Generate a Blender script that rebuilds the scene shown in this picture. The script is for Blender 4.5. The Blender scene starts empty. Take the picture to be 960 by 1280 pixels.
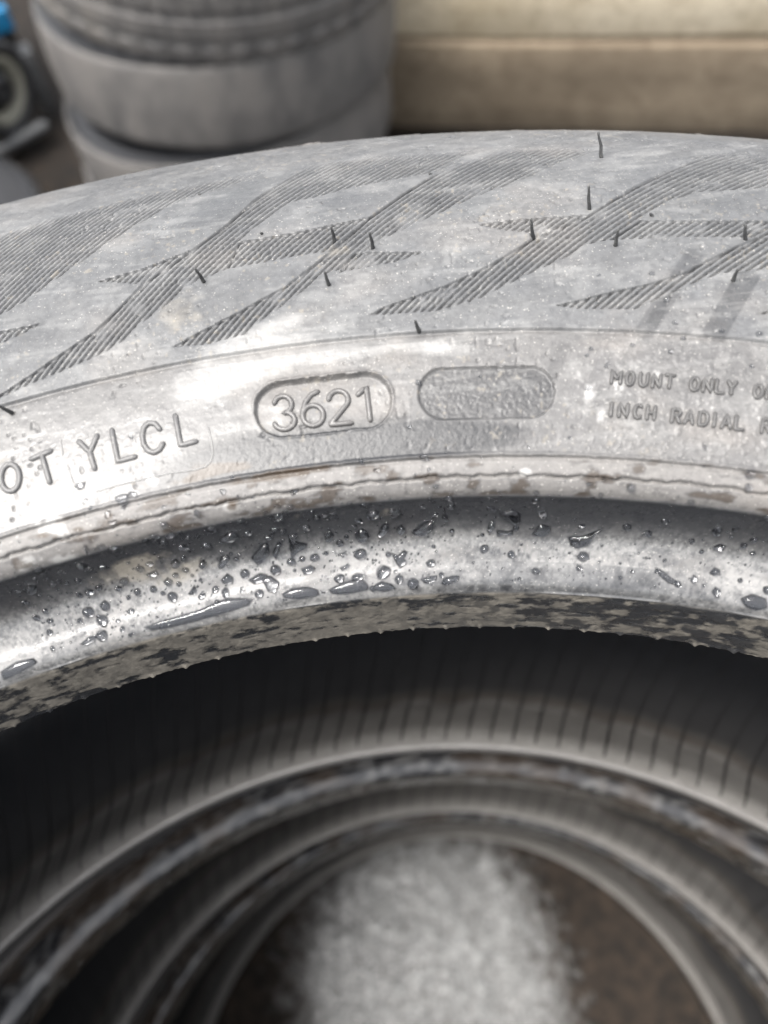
import bpy, math
import numpy as np
from mathutils import Vector, Matrix

sc = bpy.context.scene
COL = sc.collection
rng = np.random.default_rng(7)

# ------------------------------------------------------------------ camera
# world: metres, axis of the tyre stack = world z, top tyre's bead toe at z = 0
F_PX = 972.9                                   # focal length in photo pixels (960 x 1280)
CAM = np.array([0.0124, 0.1600, 0.1365])
PITCH, ROLL = math.radians(64.01), math.radians(-7.69)
_f = np.array([0, math.cos(PITCH), -math.sin(PITCH)])
_r0 = np.array([1.0, 0, 0]); _u0 = np.cross(_r0, _f)
_r = _r0*math.cos(ROLL)+_u0*math.sin(ROLL)
_u = -_r0*math.sin(ROLL)+_u0*math.cos(ROLL)
cam_d = bpy.data.cameras.new('camera'); cam = bpy.data.objects.new('camera', cam_d); COL.objects.link(cam)
cam.matrix_world = Matrix(((_r[0], _u[0], -_f[0], CAM[0]), (_r[1], _u[1], -_f[1], CAM[1]), (_r[2], _u[2], -_f[2], CAM[2]), (0, 0, 0, 1)))
cam_d.sensor_fit = 'HORIZONTAL'; cam_d.sensor_width = 36.0; cam_d.lens = 36.0*F_PX/960
cam_d.clip_start = 0.005; cam_d.clip_end = 100
cam_d.dof.use_dof = True; cam_d.dof.focus_distance = 0.138; cam_d.dof.aperture_fstop = 14.6
sc.camera = cam

# ------------------------------------------------------------------ sky, sun, exposure (overcast)
SUN_EL, SUN_AZ = math.radians(73), math.radians(-92)     # azimuth measured from +y towards +x
w = bpy.data.worlds.new('World'); sc.world = w; w.use_nodes = True
nt = w.node_tree; nt.nodes.clear()
sky = nt.nodes.new('ShaderNodeTexSky'); sky.sky_type = 'NISHITA'; sky.sun_disc = False
sky.sun_elevation = SUN_EL; sky.sun_rotation = SUN_AZ; sky.dust_density = 4.0; sky.air_density = 1.0
hs = nt.nodes.new('ShaderNodeHueSaturation'); hs.inputs['Saturation'].default_value = 0.22
bg = nt.nodes.new('ShaderNodeBackground'); bg.inputs['Strength'].default_value = 0.12
wo = nt.nodes.new('ShaderNodeOutputWorld')
nt.links.new(sky.outputs[0], hs.inputs['Color']); nt.links.new(hs.outputs[0], bg.inputs[0]); nt.links.new(bg.outputs[0], wo.inputs[0])
sun_d = bpy.data.lights.new('sun', 'SUN'); sun_d.energy = 1.5; sun_d.angle = math.radians(24); sun_d.color = (1.0, 0.965, 0.92)
sun = bpy.data.objects.new('sun', sun_d); COL.objects.link(sun)
sd_ = Vector((math.sin(SUN_AZ)*math.cos(SUN_EL), math.cos(SUN_AZ)*math.cos(SUN_EL), math.sin(SUN_EL)))
sun.rotation_euler = sd_.to_track_quat('Z', 'Y').to_euler(); sun.location = sd_*5
sc.view_settings.view_transform = 'Standard'; sc.view_settings.look = 'None'
sc.view_settings.exposure = 2.3; sc.view_settings.gamma = 1.0; sc.view_settings.use_curve_mapping = False
sc.cycles.use_denoising = True
sc.cycles.max_bounces = 8; sc.cycles.transmission_bounces = 6

# ------------------------------------------------------------------ pixel <-> place
def project(P):
    d = P-CAM; dep = d@_f
    dep = np.where(dep < 1e-4, 1e-4, dep)
    return 480+F_PX*(d@_r)/dep, 640-F_PX*(d@_u)/dep
def ray(px, py):
    return _f*F_PX+(px-480)*_r-(py-640)*_u
def at_z(px, py, z):
    d = ray(px, py); t = (z-CAM[2])/d[2]; return CAM+d*t
def at_dist(px, py, h):                       # point of the pixel's ray at horizontal distance h from the lens
    d = ray(px, py); return CAM+d*(h/math.hypot(d[0], d[1]))

# ------------------------------------------------------------------ noise and small maths
_T = rng.random(4096*4)
def vnoise(x, y, seed=0):
    xi = np.floor(x).astype(np.int64); yi = np.floor(y).astype(np.int64)
    fx = x-xi; fy = y-yi; fx = fx*fx*(3-2*fx); fy = fy*fy*(3-2*fy)
    def hsh(a, b):
        k = (a*73856093) ^ (b*19349663) ^ (seed*83492791); k = (k ^ (k >> 13))*1274126177
        return _T[(k ^ (k >> 11)) & 16383]
    return (hsh(xi, yi)*(1-fx)+hsh(xi+1, yi)*fx)*(1-fy)+(hsh(xi, yi+1)*(1-fx)+hsh(xi+1, yi+1)*fx)*fy
def fbm(x, y, o=4, seed=0):
    s = 0; a = .5; n = 0
    for k in range(o):
        s = s+a*vnoise(x*2**k+17.3*k, y*2**k+5.1*k, seed+k); n += a; a *= .5
    return s/n
def sst(a, b, x):
    t = np.clip((x-a)/(b-a), 0, 1); return t*t*(3-2*t)
def blob(px, py, cx, cy, rx, ry, deg=0):
    c, s = math.cos(math.radians(deg)), math.sin(math.radians(deg))
    X = (px-cx)*c+(py-cy)*s; Y = -(px-cx)*s+(py-cy)*c
    return np.exp(-(X/rx)**2-(Y/ry)**2)
def sd_poly(px, py, poly):                    # + inside, - outside, in pixels
    P = np.array(poly, float); d = np.full(px.shape, 1e9); ins = np.zeros(px.shape, bool)
    for a, b in zip(P, np.roll(P, -1, 0)):
        e = b-a; L = e@e+1e-9
        t = np.clip(((px-a[0])*e[0]+(py-a[1])*e[1])/L, 0, 1)
        d = np.minimum(d, np.hypot(px-a[0]-t*e[0], py-a[1]-t*e[1]))
        c = ((a[1] > py) != (b[1] > py)) & (px < e[0]*(py-a[1])/(e[1] if abs(e[1]) > 1e-9 else 1e-9)+a[0])
        ins ^= c
    return np.where(ins, d, -d)
def sd_stadium(px, py, a, b, r):              # - inside
    a = np.array(a, float); b = np.array(b, float); e = b-a
    t = np.clip(((px-a[0])*e[0]+(py-a[1])*e[1])/(e@e), 0, 1)
    return np.hypot(px-a[0]-t*e[0], py-a[1]-t*e[1])-r
def spline(pts, n=12):
    P = np.array(pts, float); out = []
    Q = np.vstack([2*P[0]-P[1], P, 2*P[-1]-P[-2]])
    for i in range(1, len(Q)-2):
        for t in np.linspace(0, 1, n, endpoint=False):
            p0, p1, p2, p3 = Q[i-1:i+3]
            out.append(.5*(2*p1+(p2-p0)*t+(2*p0-5*p1+4*p2-p3)*t*t+(3*p1-p0-3*p2+p3)*t**3))
    out.append(P[-1]); return np.array(out)
def resample(P, s):
    d = np.r_[0, np.cumsum(np.hypot(*np.diff(P, axis=0).T))]
    return np.c_[np.interp(s, d, P[:, 0]), np.interp(s, d, P[:, 1])]
def length(P): return np.hypot(*np.diff(P, axis=0).T).sum()

# ------------------------------------------------------------------ objects and meshes
def link(o, parent=None):
    COL.objects.link(o)
    if parent is not None: o.parent = parent
    return o
def mesh_np(name, V, Fq, smooth=True, attrs=None):
    V = np.asarray(V, np.float32); Fq = np.asarray(Fq, np.int32)
    me = bpy.data.meshes.new(name); n, k = Fq.shape
    me.vertices.add(len(V)); me.vertices.foreach_set('co', V.ravel())
    me.loops.add(n*k); me.loops.foreach_set('vertex_index', Fq.ravel())
    me.polygons.add(n); me.polygons.foreach_set('loop_start', np.arange(0, n*k, k, dtype=np.int32))
    me.polygons.foreach_set('use_smooth', np.full(n, smooth))
    me.update(calc_edges=True)
    for nm, a in (attrs or {}).items():
        at = me.attributes.new(nm, 'FLOAT_COLOR', 'POINT'); at.data.foreach_set('color', np.asarray(a, np.float32).ravel())
    return me
def obj(name, me, mat, parent=None):
    o = bpy.data.objects.new(name, me)
    if mat is not None and not me.materials: me.materials.append(mat)
    return link(o, parent)
def empty(name, loc=(0, 0, 0)):
    o = bpy.data.objects.new(name, None); o.location = loc; o.empty_display_size = .02; return link(o)
def tag(o, label, cat, group=None):
    o['label'] = label; o['category'] = cat
    if group: o['group'] = group
    return o
def grid_faces(R, C, wrap=False):
    j = np.arange(C if wrap else C-1); i = np.arange(R-1)
    I, J = np.meshgrid(i, j, indexing='ij'); J2 = (J+1) % C
    return np.stack([I*C+J, I*C+J2, (I+1)*C+J2, (I+1)*C+J], -1).reshape(-1, 4)
def box_mesh(name, sx, sy, sz, bev=.004, rough=0, seed=0, n=6):
    """box centred in x/y, base at z=0, rounded edges and slightly uneven faces"""
    V = []; Fc = []
    for ax in range(3):
        for sg in (-1, 1):
            a, b = [k for k in range(3) if k != ax]
            t = np.linspace(-1, 1, n); A, B = np.meshgrid(t, t, indexing='ij')
            P = np.zeros((n, n, 3)); P[..., ax] = sg; P[..., a] = A; P[..., b] = B
            f = grid_faces(n, n)+len(V)*n*n
            flip = (sg > 0) == (ax == 1)
            Fc.append(f[:, ::-1] if flip else f); V.append(P.reshape(-1, 3))
    V = np.vstack(V); h = np.array([sx, sy, sz])/2
    # spread the inner rows towards the edges so the bevel stays narrow
    inn = 1-bev/h
    q = np.abs(V); k = 1-2/(n-1)
    W = np.where(q > .999, 1, np.where(True, q/k*inn, q)); P = np.sign(V)*np.minimum(W, 1)*h
    C = np.clip(P, -(h-bev), h-bev); D = P-C; L = np.linalg.norm(D, axis=1, keepdims=True)
    P = np.where(L > 1e-9, C+D/np.maximum(L, 1e-9)*bev, P)
    if rough:
        P = P+rough*np.c_[vnoise(P[:, 1]*40, P[:, 2]*40+P[:, 0]*30, seed)-.5, vnoise(P[:, 0]*40+9, P[:, 2]*40+P[:, 1]*30, seed+1)-.5, vnoise(P[:, 0]*40, P[:, 1]*40+P[:, 2]*30, seed+2)-.5]
    P[:, 2] += sz/2
    return mesh_np(name, P, np.vstack(Fc))
def tube_mesh(name, paths, rad, seg=8, flat=1.0, nrm=None):
    """round tubes along polylines (metres); rad may be a number or one per point"""
    VV = []; FF = []; n0 = 0
    for P in paths:
        P = np.asarray(P, float); m = len(P)
        T = np.gradient(P, axis=0); T /= np.linalg.norm(T, axis=1, keepdims=True)+1e-12
        up = np.array([0, 0, 1.]) if nrm is None else np.asarray(nrm, float)
        A = np.cross(T, up); bad = np.linalg.norm(A, axis=1) < 1e-3
        if bad.any(): A[bad] = np.cross(T[bad], [1, 0, .1])
        A /= np.linalg.norm(A, axis=1, keepdims=True); B = np.cross(A, T)
        ph = np.linspace(0, 2*math.pi, seg, endpoint=False)
        R = np.broadcast_to(np.asarray(rad, float), (m,))[:, None, None]
        ring = P[:, None]+R*(np.cos(ph)[None, :, None]*A[:, None]+flat*np.sin(ph)[None, :, None]*B[:, None])
        # rounded ends: shrink extra rings
        e0 = P[0]-T[0]*R[0, 0]*.7+(ring[0]-P[0])*.55; e1 = P[-1]+T[-1]*R[-1, 0]*.7+(ring[-1]-P[-1])*.55
        ring = np.vstack([e0[None]*0+(P[0]-T[0]*R[0, 0]), e0[None], ring, e1[None], e1[None]*0+(P[-1]+T[-1]*R[-1, 0])])
        VV.append(ring.reshape(-1, 3)); FF.append(grid_faces(m+4, seg, True)+n0); n0 += (m+4)*seg
    return mesh_np(name, np.vstack(VV), np.vstack(FF)[:, ::-1])

# ------------------------------------------------------------------ materials
def new_mat(name):
    m = bpy.data.materials.new(name); m.use_nodes = True; t = m.node_tree
    b = t.nodes['Principled BSDF']; return m, t, b
def N(t, kind, **kw):
    n = t.nodes.new(kind)
    for k, v in kw.items():
        if k in n.inputs: n.inputs[k].default_value = v
        else: setattr(n, k, v)
    return n
def mixc(t, fac, a, b):
    n = t.nodes.new('ShaderNodeMix'); n.data_type = 'RGBA'
    for s, v in ((0, fac), (6, a), (7, b)):
        if isinstance(v, bpy.types.NodeSocket): t.links.new(v, n.inputs[s])
        else: n.inputs[s].default_value = v
    return n.outputs[2]
def mth(t, op, a, b=None, clamp=False):
    n = t.nodes.new('ShaderNodeMath'); n.operation = op; n.use_clamp = clamp
    for s, v in ((0, a), (1, b)):
        if v is None: continue
        if isinstance(v, bpy.types.NodeSocket): t.links.new(v, n.inputs[s])
        else: n.inputs[s].default_value = v
    return n.outputs[0]
def rgb(*c): return (c[0], c[1], c[2], 1)
def noise(t, scale, detail=4, rough=.6, vec=None):
    n = N(t, 'ShaderNodeTexNoise', Scale=scale, Detail=detail, Roughness=rough)
    if vec is None:
        tc = t.nodes.new('ShaderNodeTexCoord'); vec = tc.outputs['Object']
    t.links.new(vec, n.inputs['Vector']); return n.outputs['Fac']
def remap(t, v, a, b, c=0., d=1.):
    n = t.nodes.new('ShaderNodeMapRange'); t.links.new(v, n.inputs[0])
    for k, x in zip((1, 2, 3, 4), (a, b, c, d)): n.inputs[k].default_value = x
    return n.outputs[0]

def rubber_material(name='tyre_rubber', fine=1.0):
    m, t, b = new_mat(name)
    a1 = N(t, 'ShaderNodeAttribute', attribute_name='wear'); a2 = N(t, 'ShaderNodeAttribute', attribute_name='stain')
    s1 = t.nodes.new('ShaderNodeSeparateColor'); t.links.new(a1.outputs['Color'], s1.inputs[0])
    s2 = t.nodes.new('ShaderNodeSeparateColor'); t.links.new(a2.outputs['Color'], s2.inputs[0])
    dust, mud, wet = s1.outputs; chalk_sheen, brown, beige = s2.outputs
    nf = noise(t, 900*fine, 5, .65); nb = noise(t, 160*fine, 4, .6); ns = noise(t, 2600*fine, 2, .5)
    rub = mixc(t, nb, rgb(.007, .0075, .009), rgb(.015, .0155, .017))
    dcol = mixc(t, nb, rgb(.070, .072, .076), rgb(.106, .105, .102))
    dcol = mixc(t, beige, dcol, rgb(.118, .106, .095))
    # dust lies patchily: thin it with fine noise
    df = mth(t, 'MULTIPLY', dust, remap(t, nf, .28, .58, .68, 1.1), True)
    c = mixc(t, df, rub, dcol)
    mudc = mixc(t, nf, rgb(.068, .060, .050), rgb(.20, .182, .152))
    c = mixc(t, mud, c, mudc)
    c = mixc(t, chalk_sheen, c, mixc(t, nf, rgb(.21, .207, .20), rgb(.34, .335, .32)))  # pale mix: chalky dirt, plus painted sheen and skylight
    c = mixc(t, brown, c, rgb(.030, .020, .012))
    # fine pale grit specks
    sp = remap(t, ns, .655, .71)
    c = mixc(t, mth(t, 'MULTIPLY', sp, mth(t, 'MULTIPLY', dust, .8)), c, rgb(.26, .25, .23))
    t.links.new(c, b.inputs['Base Color'])
    r = mth(t, 'ADD', mth(t, 'MULTIPLY', df, .14), .36)
    r = mth(t, 'SUBTRACT', r, mth(t, 'MULTIPLY', wet, .24))
    r = mth(t, 'ADD', r, mth(t, 'MULTIPLY', mud, .22))
    r = mth(t, 'SUBTRACT', r, mth(t, 'MULTIPLY', chalk_sheen, .12), True)
    t.links.new(r, b.inputs['Roughness'])
    t.links.new(mth(t, 'MULTIPLY', mth(t, 'MULTIPLY', wet, .75), mth(t, 'SUBTRACT', 1., mud, True), True), b.inputs['Coat Weight'])
    b.inputs['Coat Roughness'].default_value = .10; b.inputs['Coat IOR'].default_value = 1.33
    b.inputs['Specular IOR Level'].default_value = .32
    bm = N(t, 'ShaderNodeBump', Strength=.35, Distance=.00022)
    hsum = mth(t, 'ADD', mth(t, 'MULTIPLY', nf, .8), mth(t, 'MULTIPLY', ns, .35))
    t.links.new(hsum, bm.inputs['Height']); t.links.new(bm.outputs[0], b.inputs['Normal'])
    return m
def plain(name, c0, c1, rough, scale, metallic=0., bump=.2, dist=.001, spec=.5):
    m, t, b = new_mat(name)
    n = noise(t, scale, 5, .62)
    t.links.new(mixc(t, remap(t, n, .3, .7), rgb(*c0), rgb(*c1)), b.inputs['Base Color'])
    b.inputs['Roughness'].default_value = rough; b.inputs['Metallic'].default_value = metallic
    b.inputs['Specular IOR Level'].default_value = spec
    bm = N(t, 'ShaderNodeBump', Strength=bump, Distance=dist)
    t.links.new(noise(t, scale*4, 4, .6), bm.inputs['Height']); t.links.new(bm.outputs[0], b.inputs['Normal'])
    return m
M_RUB = rubber_material()
M_HAIR = plain('bare_black_rubber', (.014, .014, .015), (.05, .05, .048), .55, 700)
def water_material():
    m, t, b = new_mat('clear_water')
    b.inputs['Base Color'].default_value = rgb(.97, .98, 1); b.inputs['Roughness'].default_value = .01
    b.inputs['IOR'].default_value = 1.33; b.inputs['Transmission Weight'].default_value = 1.0
    return m
M_WATER = water_material()

# ------------------------------------------------------------------ tyre section (mm -> m)
MM = .001
TOE_GAP = 139.0; ZC = -TOE_GAP/2
SEAT = spline([(203, 0), (203.5, 6), (204.1, 12.2)])
HEEL = spline([(204.1, 12.2), (204.5, 14.2), (205.5, 15.9), (207.2, 16.8)])
GROOVE = spline([(207.2, 16.8), (209.3, 17.7), (211.5, 19.8), (213.3, 23), (214.5, 26.6), (215.0, 28.8)])
RIDGE = spline([(215.0, 28.8), (215.35, 29.8), (216.0, 30.7), (217.0, 31.5), (219.6, 32.6)])
SIDE = spline([(219.6, 32.6), (224, 33.9), (232, 35.6), (240, 36.7), (250, 37.2), (262, 36.8), (274, 34.9), (286, 31.4), (297, 26.4), (304.5, 21.0), (309, 15.6), (311.6, 9.5), (312.8, 2), (313.2, -8)])
OUTER = np.vstack([SEAT, HEEL[1:], GROOVE[1:], RIDGE[1:], SIDE[1:]])
LO = length(OUTER)
def s_at(r, z):
    d = np.r_[0, np.cumsum(np.hypot(*np.diff(OUTER, axis=0).T))]
    return d[np.argmin(np.hypot(OUTER[:, 0]-r, OUTER[:, 1]-z))]
S_HEEL = s_at(204.5, 14.2); S_GRV = s_at(207.2, 16.8); S_RDG = s_at(215.0, 28.8)
S_CRK = s_at(216.9, 31.4); S_STEP = s_at(219.6, 32.6); S_LINE = s_at(240, 36.7); S_SHO = s_at(306.5, 19)
_sd = np.linspace(0, LO, 4000); _sp = resample(OUTER, _sd)
_st = np.gradient(_sp, axis=0); _st /= np.linalg.norm(_st, axis=1, keepdims=True)
_sn = np.c_[-_st[:, 1], _st[:, 0]]            # outward (up) normal in (r, z)
k5 = np.ones(41)/41                           # soften normals at corners
for c_ in range(2): _sn[:, c_] = np.convolve(np.pad(_sn[:, c_], 20, 'edge'), k5, 'valid')
_sn /= np.linalg.norm(_sn, axis=1, keepdims=True)
def prof(s): return np.interp(s, _sd, _sp[:, 0]), np.interp(s, _sd, _sp[:, 1]), np.interp(s, _sd, _sn[:, 0]), np.interp(s, _sd, _sn[:, 1])
def surf(s, th, h=0.):
    """place on the top tyre's upper face: arc length s (mm), angle th, height h (mm) above it"""
    r, z, nr, nz = prof(np.asarray(s, float)); r = r+h*nr; z = z+h*nz
    return np.stack([r*np.sin(th), r*np.cos(th), z], -1)*MM
def normal(s, th):
    _, _, nr, nz = prof(s); return np.array([nr*math.sin(th), nr*math.cos(th), nz])
def pix(px, py):
    """pixel -> (s, th): where the pixel's ray first meets the top tyre's upper face"""
    d = ray(px, py); t = (_sp[:, 1]*MM-CAM[2])/d[2]
    rr = np.hypot(CAM[0]+d[0]*t, CAM[1]+d[1]*t)*1000-_sp[:, 0]
    k = np.where((rr[:-1]*rr[1:] <= 0))[0]
    k = k[np.argmin(t[k])] if len(k) else np.argmin(np.abs(rr))
    a = rr[k]/(rr[k]-rr[k+1]) if len(rr) > k+1 and rr[k] != rr[k+1] else 0
    s = _sd[k]+(_sd[1]-_sd[0])*a; q = CAM+d*(t[k]+(t[min(k+1, len(t)-1)]-t[k])*a)
    return s, math.atan2(q[0], q[1])

# ------------------------------------------------------------------ generic wear for a tyre's upper face
def wear_base(S, TH):
    A = TH*250.
    n1 = fbm(A/14, S/9, 4, 3); n2 = fbm(A/2.2, S/2.2, 4, 9); n3 = fbm(A/40, S/5, 3, 21)
    dust = .76+.42*(n1-.5)+.25*(n2-.5)
    letters = sst(S_STEP-.5, S_STEP+.5, S)*(1-sst(S_LINE-.3, S_LINE+.3, S))
    band = sst(S_RDG-.6, S_RDG+.4, S)*(1-sst(S_STEP-.3, S_STEP+.5, S))
    grv = sst(S_HEEL-.6, S_HEEL+.4, S)*(1-sst(S_RDG-.8, S_RDG+.1, S))
    seat = 1-sst(S_HEEL-.8, S_HEEL+.2, S)
    sho = sst(S_SHO-5, S_SHO-1, S)
    beige = letters*.28+band*.45+sho*.5+.25*sst(.5, .75, n1)
    dust = dust*(1-grv)*(1-seat)+band*.25+sho*.12
    # wet groove: black, low down a thin milky layer with sky sheen painted in
    sheen_film = grv*sst(.2, .7, n2)*(1-sst(S_GRV+2, S_GRV+9, S))
    dust = np.clip(dust+sheen_film*.45, 0, 1)
    wet = grv*(.95-.35*sheen_film)+.18*letters*sst(.45, .7, n3)
    # bead seat: dried mud, broken by dark wet islands
    n4 = fbm(A/3.8, S/1.5, 5, 33); n5 = fbm(A/11, S/6, 3, 37)
    n6 = fbm(A/.8, S/.8, 3, 38)
    mud = seat*np.clip(sst(.36, .54, n4*.6+n5*.25+n6*.15)*(.3+.7*n2+.2*n6), 0, 1)
    wet = wet+seat*(1-mud)*.8
    return dict(n1=n1, n2=n2, n3=n3, n4=n4, dust=dust, mud=mud, wet=wet, beige=beige, grv=grv, seat=seat, band=band, letters=letters, sho=sho)

# ------------------------------------------------------------------ top tyre: the moulded upper face
# outlines of the ribbed blades, traced in photo pixels and laid onto the sidewall
BLADES = [
 [(462, 398), (480, 388), (555, 362), (600, 342), (630, 325), (665, 303), (735, 274), (780, 245), (830, 220), (882, 196), (925, 197), (968, 203), (968, 240), (870, 246), (830, 258), (812, 272), (798, 281), (760, 305), (730, 311), (710, 325), (670, 343), (630, 362), (600, 377), (545, 393)],
 [(597, 286), (640, 280), (735, 274), (665, 303), (660, 296), (625, 292)],
 [(798, 281), (968, 282), (968, 303), (925, 302), (860, 301), (760, 305)],
 [(695, 386), (720, 380), (765, 369), (812, 359), (852, 346), (895, 324), (940, 303), (968, 303), (968, 341), (900, 346), (862, 360), (837, 371), (792, 391), (720, 390)],
 [(945, 396), (968, 390), (968, 399)],
 [(219, 437), (245, 422), (300, 394), (332, 376), (360, 361), (380, 345), (415, 319), (462, 277), (505, 247), (547, 221), (600, 200), (645, 191), (700, 189), (762, 191), (745, 197), (695, 212), (645, 233), (595, 251), (540, 276), (480, 303), (455, 320), (430, 340), (407, 347), (395, 357), (362, 381), (330, 403), (307, 422), (262, 434)],
 [(445, 320), (530, 320), (500, 331), (425, 345), (430, 335)],
 [(300, 308), (380, 294), (465, 276), (440, 300), (415, 319), (380, 323), (340, 331), (285, 341)],
 [(-6, 503), (45, 470), (82, 444), (120, 419), (145, 395), (180, 360), (242, 317), (280, 290), (320, 255), (380, 214), (440, 202), (520, 197), (597, 194), (547, 221), (520, 225), (440, 240), (400, 251), (370, 257), (350, 267), (335, 280), (317, 291), (300, 309), (285, 341), (237, 362), (207, 388), (180, 408), (155, 431), (132, 445), (82, 467), (40, 484), (0, 502)],
 [(125, 357), (180, 341), (242, 317), (225, 335), (180, 360), (150, 358)],
 [(-6, 302), (62, 279), (125, 263), (185, 248), (240, 237), (300, 225), (345, 216), (325, 227), (282, 241), (232, 255), (215, 263), (175, 286), (147, 303), (97, 338), (60, 363), (35, 381), (5, 398), (-6, 404)],
 [(-6, 421), (54, 409), (45, 415), (0, 436), (-6, 436)],
 [(600, 189), (700, 179), (800, 177), (900, 182), (968, 189), (968, 198), (925, 193), (882, 191), (800, 186), (700, 186), (625, 193)],
]
# the blades repeat round the tyre: the pitch is the angle between two blade tips
TH_T = [pix(*p)[1] for p in ((219, 437), (462, 398), (695, 386))]
PITCH_TH = (TH_T[2]-TH_T[0])/2
DATE = ((352, 513), (457, 501), 34.0)
BLANK = ((555, 493), (661, 491), 32.5)

TH0, TH1 = math.radians(-25.5), math.radians(25.5)
s_rows = np.r_[np.arange(0, S_RDG, .20), np.arange(S_RDG, S_LINE, .18), np.arange(S_LINE, S_SHO, .165), np.linspace(S_SHO, LO, 60)]
dth = .195/258
th_cols = np.r_[np.arange(TH0, TH1, dth), np.linspace(TH1, TH0+2*math.pi, 150, endpoint=False)]
NR, NC = len(s_rows), len(th_cols)
S, TH = np.meshgrid(s_rows, th_cols, indexing='ij')
fineC = (th_cols <= TH1)[None, :]
P0 = surf(S, TH)
PX, PY = project(P0)
inF = fineC & ((P0-CAM)@_f > .02)
W = wear_base(S, TH)
A_ = TH*258.
inframe = inF & (PX > -8) & (PX < 968)
# pixel address used for the repeating blades: outside the frame, step round by whole pitches
BX, BY = PX.copy(), PY.copy(); FO = np.zeros(S.shape, np.int16)
for sgn, msk in ((1, inF & (PX <= -4)), (-1, inF & (PX >= 964))):
    for k in (1, 2):
        idx = np.where(msk & ((BX <= -4) | (BX >= 964)))
        if len(idx[0]) == 0: continue
        bx, by = project(surf(S[idx], TH[idx]+sgn*k*PITCH_TH)); BX[idx] = bx; BY[idx] = by; FO[idx] = k+(2 if sgn > 0 else 0)

H = np.zeros_like(S)
part = np.zeros(S.shape, np.int16)
# outer zone stands a little proud of the lettering zone
jit = .25*(fbm(A_/3, S/50, 3, 51)-.5)
H += .5*sst(S_LINE-.12, S_LINE+.14, S+jit*.5)
H -= .12*np.exp(-((S+jit*.5-S_LINE+.35)/.3)**2)
# rim ridge: step with a fine pale lip, ragged split below it
edge = .5*(fbm(A_/1.3, S*0, 3, 52)-.5)
H += .42*sst(S_STEP-.15, S_STEP+.15, S+edge*.3)+.26*np.exp(-((S+edge*.3-S_STEP-.25)/.28)**2)
crk = .9*(fbm(A_/2.2, S*0+3, 4, 53)-.5)
H -= (.25+.7*fbm(A_/6, S*0+8, 2, 54))*np.exp(-((S+crk-S_CRK)/.2)**2)
H += .25*sst(S_CRK-.1, S_CRK+.1, S+crk)*(1-sst(S_STEP-1, S_STEP, S))
# heel: thin moulding lip
H += .22*np.exp(-((S-S_HEEL+.15)/.22)**2)*sst(.35, .6, fbm(A_/20, S*0, 2, 55))
# ribs
ANG = math.radians(46); RIB = .94
wob = .12*(fbm(A_/9, S/9, 2, 56)-.5)
phs = (S*math.cos(ANG)-A_*math.sin(ANG))/RIB+wob
fr = phs-np.floor(phs)
tri = np.abs(fr-.5)*2                                   # 1 at groove centre
gro = sst(.50, .74, tri)
gro = gro*(.72+.5*(fbm(A_/1.1, S/1.1, 2, 57)))
fill = sst(.60, .78, fbm(A_/5, S/4, 3, 58))             # here and there packed with dirt
for i, poly in enumerate(BLADES):
    p = np.array(poly); x0, y0 = p.min(0)-3; x1, y1 = p.max(0)+3
    idx = np.where(inF & (BX > x0) & (BX < x1) & (BY > y0) & (BY < y1) & (S > S_LINE))
    if len(idx[0]) == 0: continue
    d = sd_poly(BX[idx], BY[idx], poly)
    m = np.clip((d+.3)/(1.6+9*sst(S_SHO-38, S_SHO-20, S[idx])), 0, 1)
    H[idx] += m*(-.05-.70*gro[idx]*(1-.65*fill[idx])*(.5 if i == 12 else 1))
    d2 = sd_poly(BX[idx]-1.5, BY[idx]-2.2, poly)          # a crisp cut along the upper-left outline
    H[idx] -= .34*sst(.6, -.6, d2)*sst(-.4, .6, d)*(i != 12)*(1-sst(S_SHO-40, S_SHO-26, S[idx]))
    part[idx] = np.where((d > 0) & (part[idx] == 0), 10+i+100*FO[idx], part[idx])
# date code: ragged recess
rag = 1.6*(fbm(A_/.9, S/.9, 3, 60)-.5)+2.0*(fbm(A_/3.5, S/3.5, 2, 61)-.5)
near = inframe & (PX > 280) & (PX < 720) & (PY > 430) & (PY < 570)
dd = np.where(near, sd_stadium(PX, PY, *DATE)+rag, 99)
H -= 1.05*(1-sst(-2.2, .6, dd))
top = sst(8, -14, PY-(513-(PX-352)*.114))
H += (.12+.22*top)*np.exp(-((dd-1.6)/1.6)**2)*(.4+1.0*fbm(A_/1.4, S/1.4, 3, 62))
part[dd < 0] = 40
db = np.where(near, sd_stadium(PX, PY, *BLANK)+rag*.35, 99)
H -= .55*(1-sst(-1.8, .8, db))
H += .035*(1-sst(-3, -1, db))*(vnoise(A_/.42, S/.42, 63)-.5)*2
part[db < 0] = 41
dust_blank = .62*(1-sst(-2.5, 0, db))
# surface relief
bare = blob(PX, PY, 340, 570, 135, 26, -9)+.9*blob(PX, PY, 520, 545, 95, 22, -2)+.55*blob(PX, PY, 470, 560, 160, 18, -4)+.5*blob(PX, PY, 610, 545, 60, 14)
calm = 1-.85*inframe*sst(.15, .7, bare)
und = fbm(A_/12, S/10, 3, 64)-.5
H += .07*und*sst(S_STEP, S_STEP+2, S)
crust = sst(.56, .74, W['n2'])*(W['letters']*.9+W['band']*.7+.35)*(1-W['grv'])*(1-W['seat'])
H += .03*crust*calm*(1-.9*(1-sst(-3, 3, db)))
rough_r = inframe*sst(690, 780, PX)*W['letters']
H += rough_r*.10*sst(.5, .75, fbm(A_/.8, S/.6, 3, 65))
H += .016*(fbm(A_/.5, S/.5, 2, 66)-.5)*2*(1-.7*W['grv'])
wallz = sst(S_STEP, S_STEP+1, S)
wallz = wallz*(1-.8*(1-sst(-3, 3, db)))*calm
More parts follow.
